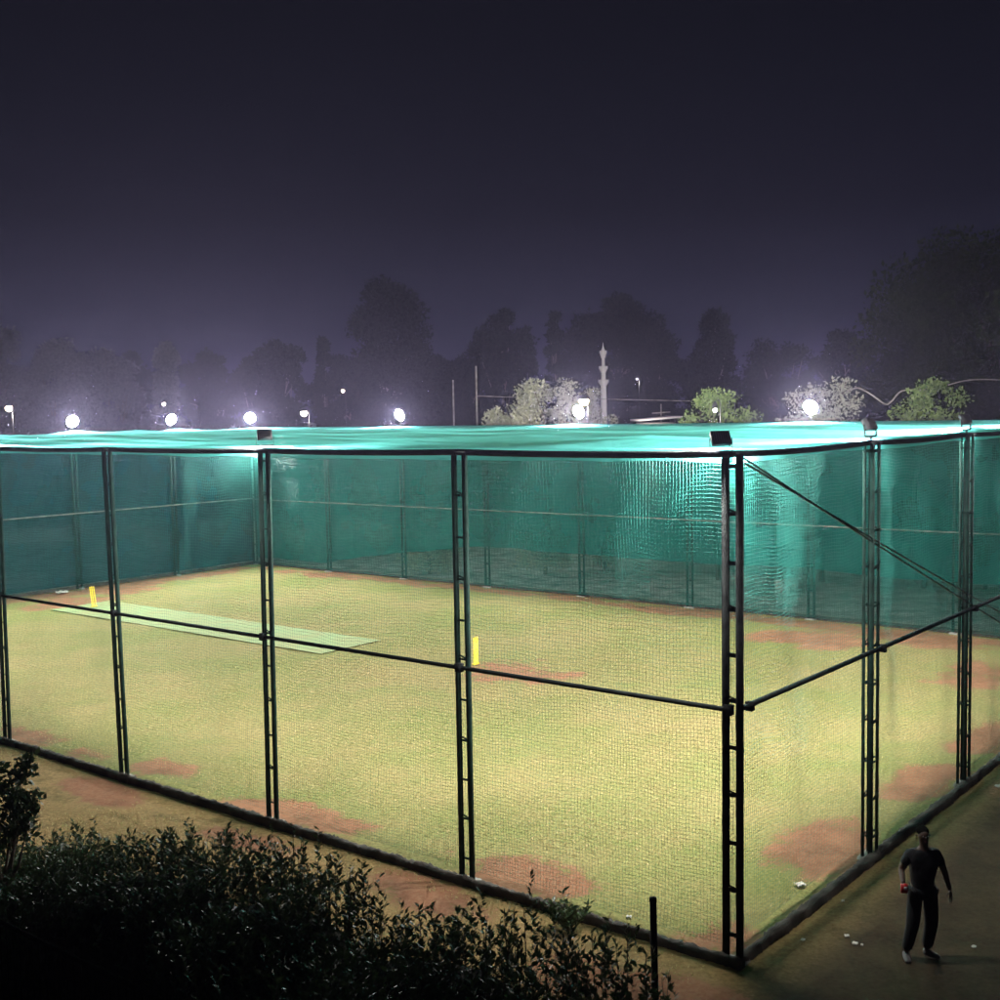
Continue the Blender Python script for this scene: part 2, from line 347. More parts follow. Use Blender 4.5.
# nets: two families of strands hung as real twine
def net(o0, dirv, length, z0, z1, norm, pitch=.05, r=.0019, seed=1, seg=.3, name='safety_net'):
    b = MB(); rr = np.random.default_rng(seed); ph = rr.uniform(0, 6.28, 12)
    def disp(a, z):
        env = np.sin(math.pi * np.clip((a % 4.3) / 4.3, 0, 1)) * np.sin(math.pi * np.clip((z - z0) / (z1 - z0), 0, 1)) ** .6
        wv = .05 * np.sin(a * 2.1 + ph[0] + .5 * np.sin(z * 1.3 + ph[1])) + .012 * np.sin(a * 5.3 + z * .9 + ph[2]) + .03 * np.sin(z * 3.1 + a * .4 + ph[3])
        return .10 * env + wv * (.3 + .7 * env)
    def inpl(a, z):
        top = np.clip((z - z0) / (z1 - z0), 0, 1)
        return .02 * np.sin(a * 1.7 + z * 1.1 + ph[4]) + .012 * np.sin(a * 4.1 - z * 2.3 + ph[5]) , -.06 * np.sin(math.pi * (a % 4.3) / 4.3) * (.3 + top) + .018 * np.sin(a * 6.2 + ph[6]) + .012 * np.sin(a * 2.9 + z * 4 + ph[7])
    def place(a, z):
        da, dz = inpl(a, z); zz = z + dz * (z < z1 - .01) * (z > z0 + .01)
        return o0 + dirv * (a + da)[:, None] + norm * disp(a, z)[:, None] + Z * zz[:, None]
    for a in np.arange(0, length, pitch):
        z = np.linspace(z0, z1, int((z1 - z0) / seg) + 2); b.tube(place(np.full_like(z, a), z), r, 3, False)
    for z in np.arange(z0, z1 + .001, pitch):
        a = np.linspace(0, length, int(length / seg) + 2); b.tube(place(a, np.full_like(a, z)), r, 3, False)
    return b.build(name, M_NET, cage)
net(W(.0, .08), U, LEN - .1, .16, HT - .06, V, seed=1, r=.0021)
net(W(.1, 0), V, WID - .1, .16, HT - .06, U, seed=2, r=.0023)
net(W(.1, WID - .1), U, LEN - .2, .1, HT - .05, -V, seed=3, seg=.8, r=.005)
net(W(LEN - .1, .1), V, WID - .2, .1, HT - .05, -U, seed=4, seg=.8)

# roof cloth: panels laced over the top, sagging between posts, with creases running along the cage
na, nb = 260, 420
a = np.linspace(-.02, LEN + .02, na)[:, None] + np.zeros((1, nb)); b = np.linspace(-.02, WID + .02, nb)[None] + np.zeros((na, 1))
sag = -.08 * np.abs(np.sin(math.pi * b / 4.56)) ** .8 - .05 * np.abs(np.sin(math.pi * a / 4.5))
cre = .022 * np.sin(b * 2.3 + .6 * np.sin(a * .25) + .06 * a) + .012 * np.sin(b * 5.1 + .4 * np.sin(a * .5 + 1) - .1 * a)
cre = cre + .035 * np.exp(-(((b + .25 * np.sin(a * .3)) % 3.8 - 1.9) / .12) ** 2) + .012 * np.sin(b * 9.5 + a * .25) 
edge = np.minimum(np.minimum(b, WID - b), 1.2) / 1.2
z = HT + .05 + (sag + cre) * np.clip(edge, 0, 1) + .06 * np.exp(-((b - 11.4) / 7) ** 2)
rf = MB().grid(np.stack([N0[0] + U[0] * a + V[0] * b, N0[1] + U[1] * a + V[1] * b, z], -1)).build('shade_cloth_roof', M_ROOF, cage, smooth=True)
# the roof's edge turned down under the rail
def valance(o, d, L_, n_, seed):
    k = np.linspace(0, L_, 240)[:, None] + np.zeros((1, 4)); hh = np.array([0, .025, .05, .08])[None] * (1 + .35 * wob(k, k * 0, 1.3, seed))
    P = o + d * k[..., None] + Z * (HT - .03 - hh)[..., None] + n_ * (.06 + .015 * wob(k, hh * 10, 4, seed + 1))[..., None]
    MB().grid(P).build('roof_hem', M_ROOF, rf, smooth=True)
valance(W(0, 0), U, LEN, V, 5); valance(W(0, .1), V, WID - .1, U, 6)

# wall cloths on the far side and the left end
def wallcloth(o, d, L_, n_, z0f, seed, m=None):
    k = np.linspace(0, L_, 300)[:, None] + np.zeros((1, 26)); t = np.linspace(0, 1, 26)[None]
    zb = z0f(k) ; zz = HT - .02 + (zb - HT + .02) * t
    dn = .05 * wob(k, zz, 1.2, seed) + .03 * wob(k, zz * .2, 4, seed + 1)
    P = o + d * k[..., None] + Z * zz[..., None] + n_ * dn[..., None]
    return MB().grid(P).build('shade_cloth_wall', m or M_WALLC, cage, smooth=True)
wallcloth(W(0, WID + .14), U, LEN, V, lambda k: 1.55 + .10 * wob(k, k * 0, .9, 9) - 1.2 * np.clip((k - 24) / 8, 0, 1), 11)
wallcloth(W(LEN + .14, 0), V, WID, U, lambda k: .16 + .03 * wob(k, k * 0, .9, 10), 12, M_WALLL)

# ------------------------------------------------------------------ floodlights
M_LED = emit_mat('led_panel', (.93, .93, 1.0), 900.)
def flood(a, b, direc, label, tilt=22, power=9000, z=HT, s=1.0, off=(0, 0), lift=.21, rnd=False):
    d = direc / np.linalg.norm(direc); base = W(a + off[0], b + off[1], z)
    t = empty('floodlight', base, label, 'floodlight', 'floodlights on the posts of the cage')
    s_ = np.cross(d, Z); c = base + Z * lift + d * .02
    n = d * math.cos(R(tilt)) - Z * math.sin(R(tilt)); up = np.cross(s_, n); up = up if up[2] > 0 else -up
    w, h, dp = .32 * s, .25 * s, .05
    def disc(mb, q, r0, r1, prof):
        ang = np.arange(20) * 2 * math.pi / 20; ring = [q + n * zz_ + (s_ * np.cos(t_) + up * np.sin(t_)) * rr_ for rr_, zz_ in prof for t_ in ang]
        m_ = len(prof); i = np.arange(m_ - 1)[:, None] * 20; j = np.arange(20)[None]; k2 = (j + 1) % 20
        mb.add(ring, np.stack([i + j, i + k2, i + 20 + k2, i + 20 + j], -1).reshape(-1, 4)); return mb
    hb = MB()
    if rnd:
        w = h = .52 * s
        disc(hb, c, 0, 0, [(.001, -.12), (w * .25, -.12), (w * .3, -.05), (w * .5, -.02), (w * .5, .02), (.001, .02)]).build('housing', M_LAMP, t)
        disc(MB(), c, 0, 0, [(w * .5, .021), (w * .5, .035), (w * .46, .035), (w * .46, .021)]).build('rim', M_LAMP, t)
        disc(MB(), c, 0, 0, [(.001, .034), (w * .25, .033), (w * .455, .026)]).build('led_panel', M_LED, t)
    else: hb.bar(c - n * dp / 2, c + n * dp / 2, w, h, s_)
    for k in (() if rnd else np.linspace(-w / 2 + .03, w / 2 - .03, 7)): hb.bar(c - n * (dp / 2 + .012) + s_ * k - up * h * .4, c - n * (dp / 2 + .012) + s_ * k + up * h * .4, .008, .024, s_)
    if not rnd: hb.build('housing', M_LAMP, t)
    rim = MB()
    for k in (() if rnd else (-1, 1)):
        rim.bar(c + n * (dp / 2 + .008) + s_ * k * (w / 2 - .008) - up * h / 2, c + n * (dp / 2 + .008) + s_ * k * (w / 2 - .008) + up * h / 2, .016, .016, s_)
        rim.bar(c + n * (dp / 2 + .008) + up * k * (h / 2 - .008) - s_ * (w / 2 - .016), c + n * (dp / 2 + .008) + up * k * (h / 2 - .008) + s_ * (w / 2 - .016), .016, .016, up)
    if not rnd: rim.build('rim', M_LAMP, t)
    ln = MB(); q = c + n * (dp / 2 + .004); hw, hh = w / 2 - .018, h / 2 - .018
    if not rnd: ln.add([q - s_ * hw - up * hh, q + s_ * hw - up * hh, q + s_ * hw + up * hh, q - s_ * hw + up * hh], [(0, 1, 2, 3)]).build('led_panel', M_LED, t)
    br = MB()
    br.tube([base - Z * .02, base + Z * (lift - .18)], .02, 8)
    br.bar(base + Z * (lift - .18) - s_ * (w / 2 + .02), base + Z * (lift - .18) + s_ * (w / 2 + .02), .03, .008, Z)
    for k in (-1, 1): br.bar(base + Z * (lift - .18) + s_ * k * (w / 2 + .02), c + s_ * k * (w / 2 + .02), .03, .006, d)
    br.build('bracket', M_DARK, t)
    L = bpy.data.lights.new('lamp', 'SPOT'); L.energy = power; L.color = (1.0, .955, .90); L.spot_size = R(150); L.spot_blend = .7; L.shadow_soft_size = .12
    lo = bpy.data.objects.new('lamp', L); COL.objects.link(lo); lo.parent = t
    lo.matrix_parent_inverse = Matrix.Identity(4)
    p = c + n * (dp / 2 + .03) - base
    lo.matrix_basis = Matrix.Translation(Vector(p)) @ Vector(-n).to_track_quat('Z', 'Y').to_matrix().to_4x4()
    return t
PW = 18500
flood(0, 0, U + V, 'dark-backed floodlight on the near corner post of the cage', power=PW, off=(.12, 0), s=.72, tilt=38, lift=.19)
flood(2 * SF, 0, V + 1.3 * U, 'lit floodlight on the near long side above the second post from the left edge', power=PW, off=(-.1, .02), s=.75, tilt=42, lift=.26)
for i, a_ in enumerate((4 * SF, 6 * SF, LEN)): flood(a_, 0, V, 'floodlight on the near long side beyond the left edge, %s' % ('nearest of three', 'middle of three', 'on the far end corner')[i], power=PW)
flood(0, SR, U + .25 * V, 'dark-backed tilted floodlight on the first post right of the near corner', power=PW, off=(.0, 0), s=.72, tilt=28, lift=.27)
flood(0, 2 * SR, U + .25 * V, 'dark-backed tilted floodlight on the second post right of the near corner', power=PW, off=(.0, 0), s=.72, tilt=28, lift=.27)
flood(0, 3 * SR, U, 'floodlight on the right side beyond the picture edge', power=PW)
flood(0, WID - .3, U - V, 'floodlight on the far right corner of the cage', power=PW)
flood(9.31, WID, -V, 'glaring white floodlight on the far side right of the corner post', power=PW, tilt=18, s=.98, lift=.52, rnd=True)
flood(18.23, WID, -V, 'glaring white floodlight on the far side beside the silvery tree and minaret', power=PW, tilt=18, s=.98, lift=.52, rnd=True)
flood(27.17, WID, -V, 'glaring white floodlight on the far side under the tallest distant tree', power=PW, tilt=18, s=.98, lift=.52, rnd=True)
flood(LEN - .1, WID - .1, -U - V, 'glaring white floodlight on the back corner where far side and left end meet', power=PW, tilt=18, s=.98, lift=.52, rnd=True)
flood(LEN, 18.45, -U, 'glaring white floodlight on the left end nearest the back corner', power=PW, tilt=18, s=.98, lift=.52, rnd=True)
flood(LEN, 13.76, -U - .2 * V, 'glaring white floodlight on the left end second from the back corner', power=PW, tilt=18, s=.98, lift=.52, rnd=True)
flood(LEN, 6.5, -U, 'floodlight on the left end beyond the picture edge', power=PW, tilt=18, s=.98, lift=.52, rnd=True)

# ------------------------------------------------------------------ pitch mat and wickets
k = np.linspace(18.4, 32.6, 40)[:, None] + np.zeros((1, 8)); l = np.linspace(10.1, 12.5, 8)[None] + np.zeros((40, 1))
pm = MB().grid(np.stack([N0[0] + U[0] * k + V[0] * l, N0[1] + U[1] * k + V[1] * l, .038 + .006 * wob(k, l, 2, 4)], -1)).build('pitch_mat', M_MAT, smooth=True)
tag(pm, 'pale green strip of matting laid on the turf between the wickets', 'matting')
def wicket(a_, b_, lean, label):
    t = empty('wicket', W(a_, b_, .03), label, 'wicket', 'yellow wickets on the pitch'); 
    bs = MB(); bs.bar(W(a_, b_ - .11, .045), W(a_, b_ + .11, .045), .07, .04, U); bs.build('base', M_YEL, t)
    for k_ in (-.075, 0, .075):
        s_ = MB(); p0 = W(a_, b_ + k_, .06); p1 = p0 + Z * .71 + U * lean
        s_.tube([p0, p0 + (p1 - p0) * .96, p1], [.02, .02, .01], 10); s_.build('stump', M_YEL, t, smooth=True)
wicket(13.8, 11.5, 0, 'upright yellow plastic wicket on the nearer end of the pitch')
wicket(31.8, 11.35, .12, 'leaning yellow plastic wicket at the far left end of the pitch')

# ------------------------------------------------------------------ foliage
def unit(n, r):
    v = r.normal(size=(n, 3)); return v / np.linalg.norm(v, axis=1)[:, None]
def tree(name, base, h, hw, label, m, kind='round', n=7000, leaf=.22, cat='tree', group=None, lean=0., clumps=None, bare=.22, seed=None):
    global rng
    r = np.random.default_rng(seed if seed is not None else int(abs(base[0] * 97 + base[1] * 31 + h * 13)) % 99999)
    t = empty(name, base, label, cat, group); base = np.array(base, float)
    nc = clumps or int((70 if kind in ('column', 'tall') else 44) + hw * 10)
    zc = h * (bare + (1 - bare) * .5); rz = h * (1 - bare) * .5
    if kind == 'round':
        q = unit(nc, r) * (r.uniform(.25, 1, (nc, 1)) ** .5); q[:, 0] *= 1 + .15 * np.sin(q[:, 2] * 5)
        c = q * [hw * .86, hw * .86, rz * .9] + [lean, 0, zc]; cr = hw * r.uniform(.16, .34, nc)
    elif kind == 'cone':
        k_ = r.uniform(0, 1, nc) ** .8; an = r.uniform(0, 6.28, nc); rad = hw * (1 - k_ ** 1.3) * .8 * r.uniform(.5, 1, nc)
        c = np.stack([rad * np.cos(an), rad * np.sin(an), h * (bare + (1 - bare) * k_) - .3], 1); cr = hw * (.22 + .3 * (1 - k_))
    elif kind == 'column':
        k_ = r.uniform(0, 1, nc); an = r.uniform(0, 6.28, nc); rad = hw * np.clip(np.sin(math.pi * (.12 + .86 * k_)) ** .55, 0, 1) * .6
        c = np.stack([rad * np.cos(an), rad * np.sin(an), h * (.08 + .9 * k_)], 1); cr = hw * .55 * (1.1 - .6 * k_)
    else:  # tall: narrow top tower over broad shoulders
        k_ = r.uniform(0, 1, nc); an = r.uniform(0, 6.28, nc); pr = np.interp(k_, [0, .35, .5, .75, 1], [1, 1.0, .62, .66, .3]); rad = hw * pr * .85 * r.uniform(.2, 1, nc) ** .5
        c = np.stack([rad * np.cos(an), rad * np.sin(an), h * (bare + (1 - bare) * k_ * .97)], 1); cr = hw * r.uniform(.18, .34, nc)
    tk = MB(); ht = zc if kind != 'column' else h * .6; r0 = max(.07, hw * .06)
    wb = r.normal(0, hw * .03, (7, 2)); wb[0] = 0
    pts = [base + [wb[i][0] + lean * i / 6, wb[i][1], ht * i / 6 - .1 * (i == 0)] for i in range(7)]
    tk.tube(pts, np.linspace(r0, r0 * .4, 7), 9); tk.build('trunk', M_BARK, t, smooth=True)
    lb = MB()
    for i in r.permutation(nc)[:min(nc, 16)]:
        s_ = pts[int(r.integers(2, 6))]; e_ = base + c[i]; md = (s_ + e_) / 2 + r.normal(0, hw * .06, 3) + Z * hw * .05
        lb.tube([s_, md, e_], [r0 * .35, r0 * .22, r0 * .08], 5, False)
    lb.build('branches', M_BARK, t)
    ix = r.choice(nc, n, p=cr ** 2 / (cr ** 2).sum()); v = unit(n, r) * (r.uniform(0, 1, (n, 1)) ** .45) * cr[ix][:, None]
    v[:, 2] *= .75; p = base + c[ix] + v + r.normal(0, .05 * cr[ix][:, None], (n, 3))
    cw = MB(); rng_old = rng; rng = r; cw.leaves(p, leaf, up=.35, aspect=.55); rng = rng_old
    cw.build('crown', m, t)
    return t
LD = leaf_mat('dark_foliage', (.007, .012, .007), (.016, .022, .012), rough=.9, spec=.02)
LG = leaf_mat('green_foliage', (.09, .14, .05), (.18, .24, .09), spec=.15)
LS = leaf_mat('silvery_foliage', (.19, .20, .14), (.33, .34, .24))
LP = leaf_mat('lamp_haze_foliage', (.05, .055, .055), (.11, .11, .105), rough=.8, spec=.05)  # lamp-lit haze over the left trees, put into the leaf colour
LH = leaf_mat('hedge_foliage', (.020, .038, .016), (.055, .085, .032), rough=.42, trans=.15)

G = 'distant dark trees beyond the cage'
def T(px, top, hwpx, y, label, m=LD, kind='round', name='tree', grp=G, n=6500, leaf=.3, bare=.15, **kw):
    top_w = at(px, top, y); b_ = np.array([top_w[0], y, 0.]); n = int(n * 2.3) if y > 100 else n; leaf = leaf * 1.5 if y > 100 else leaf; return tree(name, b_, top_w[2], hwpx * y / F, label, m, kind, n=n, leaf=leaf, group=grp, bare=bare, **kw)
T(-12, 322, 46, 118, 'pale hazy tree at the far left edge above the orange lamp', LP, leaf=.26, n=8000)
T(52, 334, 42, 112, 'pale hazy tree above the leftmost glaring floodlight', LP, leaf=.26, n=8000)
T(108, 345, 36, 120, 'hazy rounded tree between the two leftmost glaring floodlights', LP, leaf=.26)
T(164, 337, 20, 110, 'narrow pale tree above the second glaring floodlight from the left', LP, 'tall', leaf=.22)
T(135, 350, 24, 140, 'low dark distant tree just left of the narrow pale one')
T(207, 346, 30, 138, 'low dark distant tree just right of the narrow pale one')
T(277, 331, 36, 125, 'broad dark dome shaped tree above the back corner floodlight', leaf=.28, n=9000)
T(323, 337, 8, 130, 'thin pointed dark cypress between the dome shaped and the tallest tree', kind='column', name='cypress_tree')
T(388, 283, 54, 135, 'tallest distant tree with a stepped tower-like crown', kind='tall', n=14000, leaf=.34)
T(345, 350, 34, 140, 'low dark tree at the left foot of the tallest distant tree')
T(432, 348, 30, 140, 'low dark tree at the right foot of the tallest distant tree')
T(500, 308, 31, 135, 'ragged dark tree with bare lower trunk left of the cypress', kind='round', n=7000, bare=.35)
T(523, 325, 18, 142, 'slim dark tree leaning on the ragged tree', kind='tall')
T(555, 306, 13, 138, 'dark pointed cypress in front of the widest crown', kind='column', name='cypress_tree')
T(617, 290, 52, 145, 'widest dark crown rising behind the minaret', n=15000, leaf=.34)
T(655, 330, 30, 140, 'dark shoulder tree on the right of the widest crown')
T(715, 313, 30, 138, 'dark upright tree right of the minaret, above the green bush', kind='tall', n=9000)
T(700, 350, 34, 150, 'low dark tree under the upright tree right of the minaret')
T(778, 333, 42, 140, 'dark low dome tree above the rightmost glaring floodlight')
T(845, 318, 32, 130, 'dark tree between the low dome and the big right hand tree')
T(470, 352, 30, 150, 'low dark treetop behind the two thin poles')
T(585, 345, 30, 155, 'low dark treetop behind the silvery tree')
T(250, 352, 24, 150, 'low dark treetop behind the dome shaped tree')
T(905, 345, 40, 120, 'low dark tree behind the green bush at the right')
T(1010, 222, 150, 62, 'huge near dark tree filling the right edge', m=leaf_mat('big_tree_foliage', (.012, .018, .009), (.026, .033, .015), rough=.8, spec=.05), n=85000, leaf=.30, bare=.12, clumps=90, name='large_tree', grp=None)
# smaller lit trees right behind the cage
G2 = 'small lit trees behind the far side of the cage'
T(508, 388, 32, 60, 'low silvery bushy tree left of the taller silvery one', LS, grp=G2, n=5000, leaf=.16, bare=.2)
T(548, 363, 44, 62, 'silvery tree with feathery branches left of the minaret', LS, grp=G2, n=9000, leaf=.16, bare=.2)
T(590, 382, 30, 64, 'silvery tree behind the yellow street lamp', LS, grp=G2, n=4000, leaf=.16, bare=.2)
T(717, 373, 48, 47, 'green bushy tree behind the roof between minaret and corner post', LG, grp=G2, n=7000, leaf=.14, bare=.2)
T(822, 371, 54, 46, 'grey green tree behind the rightmost glaring floodlight', LS, grp=G2, n=10000, leaf=.14, bare=.2)
T(925, 360, 48, 44, 'green bushy tree above the roof between the two right posts', LG, grp=G2, n=8000, leaf=.13, bare=.2)
# growth outside the far side, seen through the cloth
G3 = 'bushes on the ground beyond the far side'
for px, py, y, hw_, h_, lb_ in ((545, 560, 52, 1.6, 2.2, 'pale bush seen through the far cloth left of the middle far post'), (605, 556, 50, 1.5, 2.3, 'pale bush seen through the far cloth right of the middle far post'),
                          (430, 560, 56, 1.5, 1.6, 'low bush seen through the far cloth behind the second far post'), (985, 575, 33.5, 1.3, 2.6, 'bright green bush at the right edge beyond the cage')):
    b_ = ground(px, py + 14); tree('bush', (b_[0], b_[1], 0), h_, hw_, lb_, LS if px < 700 else LG, n=3000, leaf=.13, cat='bush', group=G3, bare=.05)

# ------------------------------------------------------------------ hedge, rail fence, pole
def hedge():
    t = empty('hedge', W(6, -5.3), 'dense dark leafy hedge with a ragged top along the front of the cage', 'hedge')
    r = np.random.default_rng(21); P = []; D = []
    st = MB()
    n_shoot = 6500
    a_ = r.uniform(-1.7, 17, n_shoot); back = -4.25; b_ = back - r.uniform(0, 2.2, n_shoot) - .25 * np.sin(a_ * 1.3)
    ag = np.linspace(-3, 18, 120); zg = np.full(120, 1.8)
    for _ in range(6):
        for i_ in range(120):
            p_ = W(ag[i_], back - .5, zg[i_]); v_ = CR @ (p_ - [0, 0, H0]); px_ = 500 + F * v_[0] / v_[2]
            ty = np.interp(px_, [-60, 0, 30, 50, 100, 180, 220, 270, 300, 325, 350, 370, 400, 430, 500, 530, 560, 600, 635, 655], [870, 868, 850, 838, 843, 838, 850, 862, 870, 868, 885, 897, 912, 915, 912, 935, 952, 968, 995, 1060])
            d_ = CR.T @ np.array([(px_ - 500) / F, -(ty - 500) / F, 1]); zg[i_] = H0 + d_[2] * (p_[1] / d_[1])
    env = np.interp(a_, ag, zg) + .05 * np.sin(a_ * 4.3) + .05 * np.sin(a_ * 7.7 + 2)
    env_old = 1.75 + .16 * np.sin(a_ * 1.9 + 1) + .12 * np.sin(a_ * 4.3) + .10 * np.sin(a_ * 7.7 + 2) - .35 * np.clip((4.2 - a_) / 4, 0, 1) + .08 * np.sin(a_ * .7)
    hh = env - r.uniform(0, 1, n_shoot) ** 2.2 * 1.2 + (r.uniform(0, 1, n_shoot) > .95) * r.uniform(.05, .2, n_shoot)
    for i in range(n_shoot):
        base = W(a_[i], b_[i]); top = base + Z * hh[i] + r.normal(0, .10, 3) * [1, 1, 0]; mid = base * .5 + top * .5 + r.normal(0, .05, 3)
        L_ = r.uniform(.25, .55); d0 = top - mid; d0 /= np.linalg.norm(d0); s0 = top - d0 * L_
        if i % 3 == 0: st.tube([s0 - Z * .4, s0, top], [.008, .006, .003], 3, False)
        m_ = 26; k_ = np.linspace(0, 1, m_); pts = s0 + (top - s0) * k_[:, None]
        an = k_ * 14 + r.uniform(0, 6); P.append(pts); D.append(np.stack([np.cos(an), np.sin(an), np.full(m_, .75) + r.normal(0, .25, m_)], 1))
    st.build('stems', M_BARK, t)
    lv = MB(); lv.leaves(np.concatenate(P), .068, aspect=.36, n_dir=np.concatenate(D)); lv.build('foliage', LH, t)
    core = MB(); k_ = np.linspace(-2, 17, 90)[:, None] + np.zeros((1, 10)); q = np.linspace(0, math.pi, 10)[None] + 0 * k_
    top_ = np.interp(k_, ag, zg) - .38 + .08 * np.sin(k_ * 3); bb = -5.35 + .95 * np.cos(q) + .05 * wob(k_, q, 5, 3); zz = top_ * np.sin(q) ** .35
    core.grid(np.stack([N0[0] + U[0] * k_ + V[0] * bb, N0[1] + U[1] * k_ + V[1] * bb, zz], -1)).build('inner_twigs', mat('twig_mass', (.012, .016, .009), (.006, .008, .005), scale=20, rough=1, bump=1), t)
hedge()
fn = empty('railing', W(8, -7.0), 'dark iron railing with thin upright bars in front of the hedge', 'railing')
for z_ in (1.85, .3):
    MB().bar(W(1.5, -7.0, z_), W(16, -7.0, z_), .035, .03, Z).build('rail', M_IRON, fn)
pk = MB()
for a_ in np.arange(1.5, 13.2, .12): pk.tube([W(a_, -7.0, .05), W(a_, -7.0, 1.8), W(a_, -7.0, 1.93)], [.008, .008, .002], 5, False)
pk.build('bars', M_IRON, fn)['kind'] = 'stuff'
pb = at(653, 899, 11.0)
pl = MB().tube([[pb[0] + .03, 11.0, -.1], [pb[0] + .01, 11.0, pb[2] * .6], [pb[0], 11.0, pb[2]]], [.036, .034, .033], 8); pl.lathe([pb[0], 11.0, pb[2]], [(.037, -.03), (.037, .012), (.0, .02)], 8)
tag(pl.build('fence_pole', M_DARK), 'thin dark upright pole standing at the right end of the hedge', 'pole')
# young tree at the left edge and the low plant on the kerb
b_ = at(-10, 722, 13.6); tree('young_tree', (b_[0], b_[1], 0), b_[2], .72, 'small leafy tree poking in at the left edge above the hedge', LH, n=3600, leaf=.085, cat='tree', bare=.52, clumps=22, seed=5)
def plant(px, py, h_, w_, label):
    p = ground(px, py); t = empty('plant', p, label, 'plant'); r = np.random.default_rng(9); sb = MB(); P = []; D = []
    for i in range(46):
        an = r.uniform(0, 6.28); e = p + [w_ * r.uniform(.1, 1) * math.cos(an), w_ * r.uniform(.1, 1) * math.sin(an), h_ * r.uniform(.5, 1)]
        sb.tube([p, (p + e) / 2 + Z * .05, e], .004, 3, False); k_ = np.linspace(.35, 1, 14)[:, None]; P.append(p + (e - p) * k_)
        D.append(np.stack([np.cos(np.arange(14) * 2.4), np.sin(np.arange(14) * 2.4), np.full(14, .7)], 1))
    sb.build('stems', M_BARK, t); lv = MB(); lv.leaves(np.concatenate(P), .09, aspect=.35, n_dir=np.concatenate(D)); lv.build('leaves', LH, t)
plant(568, 932, .42, .34, 'low leafy plant growing against the kerb right of the fourth post')

# turf: short blades too many to count
def turf():
    r = np.random.default_rng(77); n = 95000
    a_ = r.uniform(-6, 20, n * 3); b_ = r.uniform(-4.2, WID, n * 3)
    k_ = wob(N0[0] + U[0] * a_ + V[0] * b_, N0[1] + U[1] * a_ + V[1] * b_, 1.1, 31) + r.normal(0, .35, n * 3)
    ok = (k_ > .05) & ~((a_ < .15) & (a_ > -.25)) & ~((b_ < .15) & (b_ > -.25)) & (a_ > 0); a_ = a_[ok][:n]; b_ = b_[ok][:n]
    c = N0 + U * a_[:, None] + V * b_[:, None] + Z * .0
    si = soil[np.clip(np.searchsorted(xs, c[:, 0]), 0, len(xs) - 1), np.clip(np.searchsorted(ys, c[:, 1]), 0, len(ys) - 1)]; c = c[si < r.uniform(.15, .7, len(c))]
    c[:, 2] = .03 * wob(c[:, 0], c[:, 1], .6, 3) - .005
    d = r.normal(size=(len(c), 3)); d[:, 2] = np.abs(d[:, 2]) * .8 + .35
    g_ = MB(); g_.leaves(c, .045, aspect=.3, n_dir=d); tag(g_.build('grass', leaf_mat('turf_blades', (.22, .215, .08), (.43, .34, .17), rough=.8, trans=.2)), 'short mixed green and straw grass blades over the turf', 'grass', kind='stuff')
turf()
# ------------------------------------------------------------------ minaret, sheds, poles, lamps behind
mx_ = at(603, 343, 118); mb = np.array([mx_[0], 118., 0]); mh = mx_[2]
mn = empty('minaret', mb, 'slender pale minaret with three balconies rising behind the roof', 'minaret')
s = 118 / F
def zz(py): return at(603, py, 118)[2]
sh = MB(); sh.lathe(mb, [(.30, 0), (.29, zz(398)), (.26, zz(382)), (.23, zz(381)), (.21, zz(367)), (.16, zz(366)), (.14, zz(354))], 12); sh.build('shaft', M_WHITE, mn)
for py, w_ in ((382, .52), (368.5, .44), (353, .36)):
    z_ = zz(py); bl = MB(); bl.lathe(mb, [(.2, z_ - .5), (w_ * .8, z_ - .15), (w_, z_), (w_, z_ + .22), (w_ * .9, z_ + .22), (w_ * .9, z_ + .02), (.2, z_ + .02)], 12); bl.build('balcony', M_WHITE, mn)
sp = MB(); sp.lathe(mb, [(.2, zz(352)), (.17, zz(350)), (.06, zz(347)), (.035, zz(345)), (.02, mh), (0, mh + .05)], 10); sp.build('spire', M_WHITE, mn)

def shed(px0, px1, py, y, label, hgt):
    p0 = at(px0, py, y); p1 = at(px1, py, y); t = empty('shed', ((p0[0] + p1[0]) / 2, y, 0), label, 'shed')
    z_ = p0[2]; c0 = np.array([p0[0], y, 0]); c1 = np.array([p1[0], y, 0]); b = MB(); b.bar((c0 + c1) / 2 + [0, 2, 0], (c0 + c1) / 2 + [0, 2, z_ - .25], abs(p1[0] - p0[0]), 4, np.array([1., 0, 0])); b.build('wall', M_WHITE, t)
    r_ = MB(); r_.bar(c0 + [-.3, 2, z_ - .1], c1 + [.3, 2, z_ + .05], 4.6, .08, np.array([0, 1., 0])); r_.build('roof', M_WHITE, t)
shed(645, 676, 418.5, 62, 'low pale shed roof showing just over the cage right of the minaret', 3)

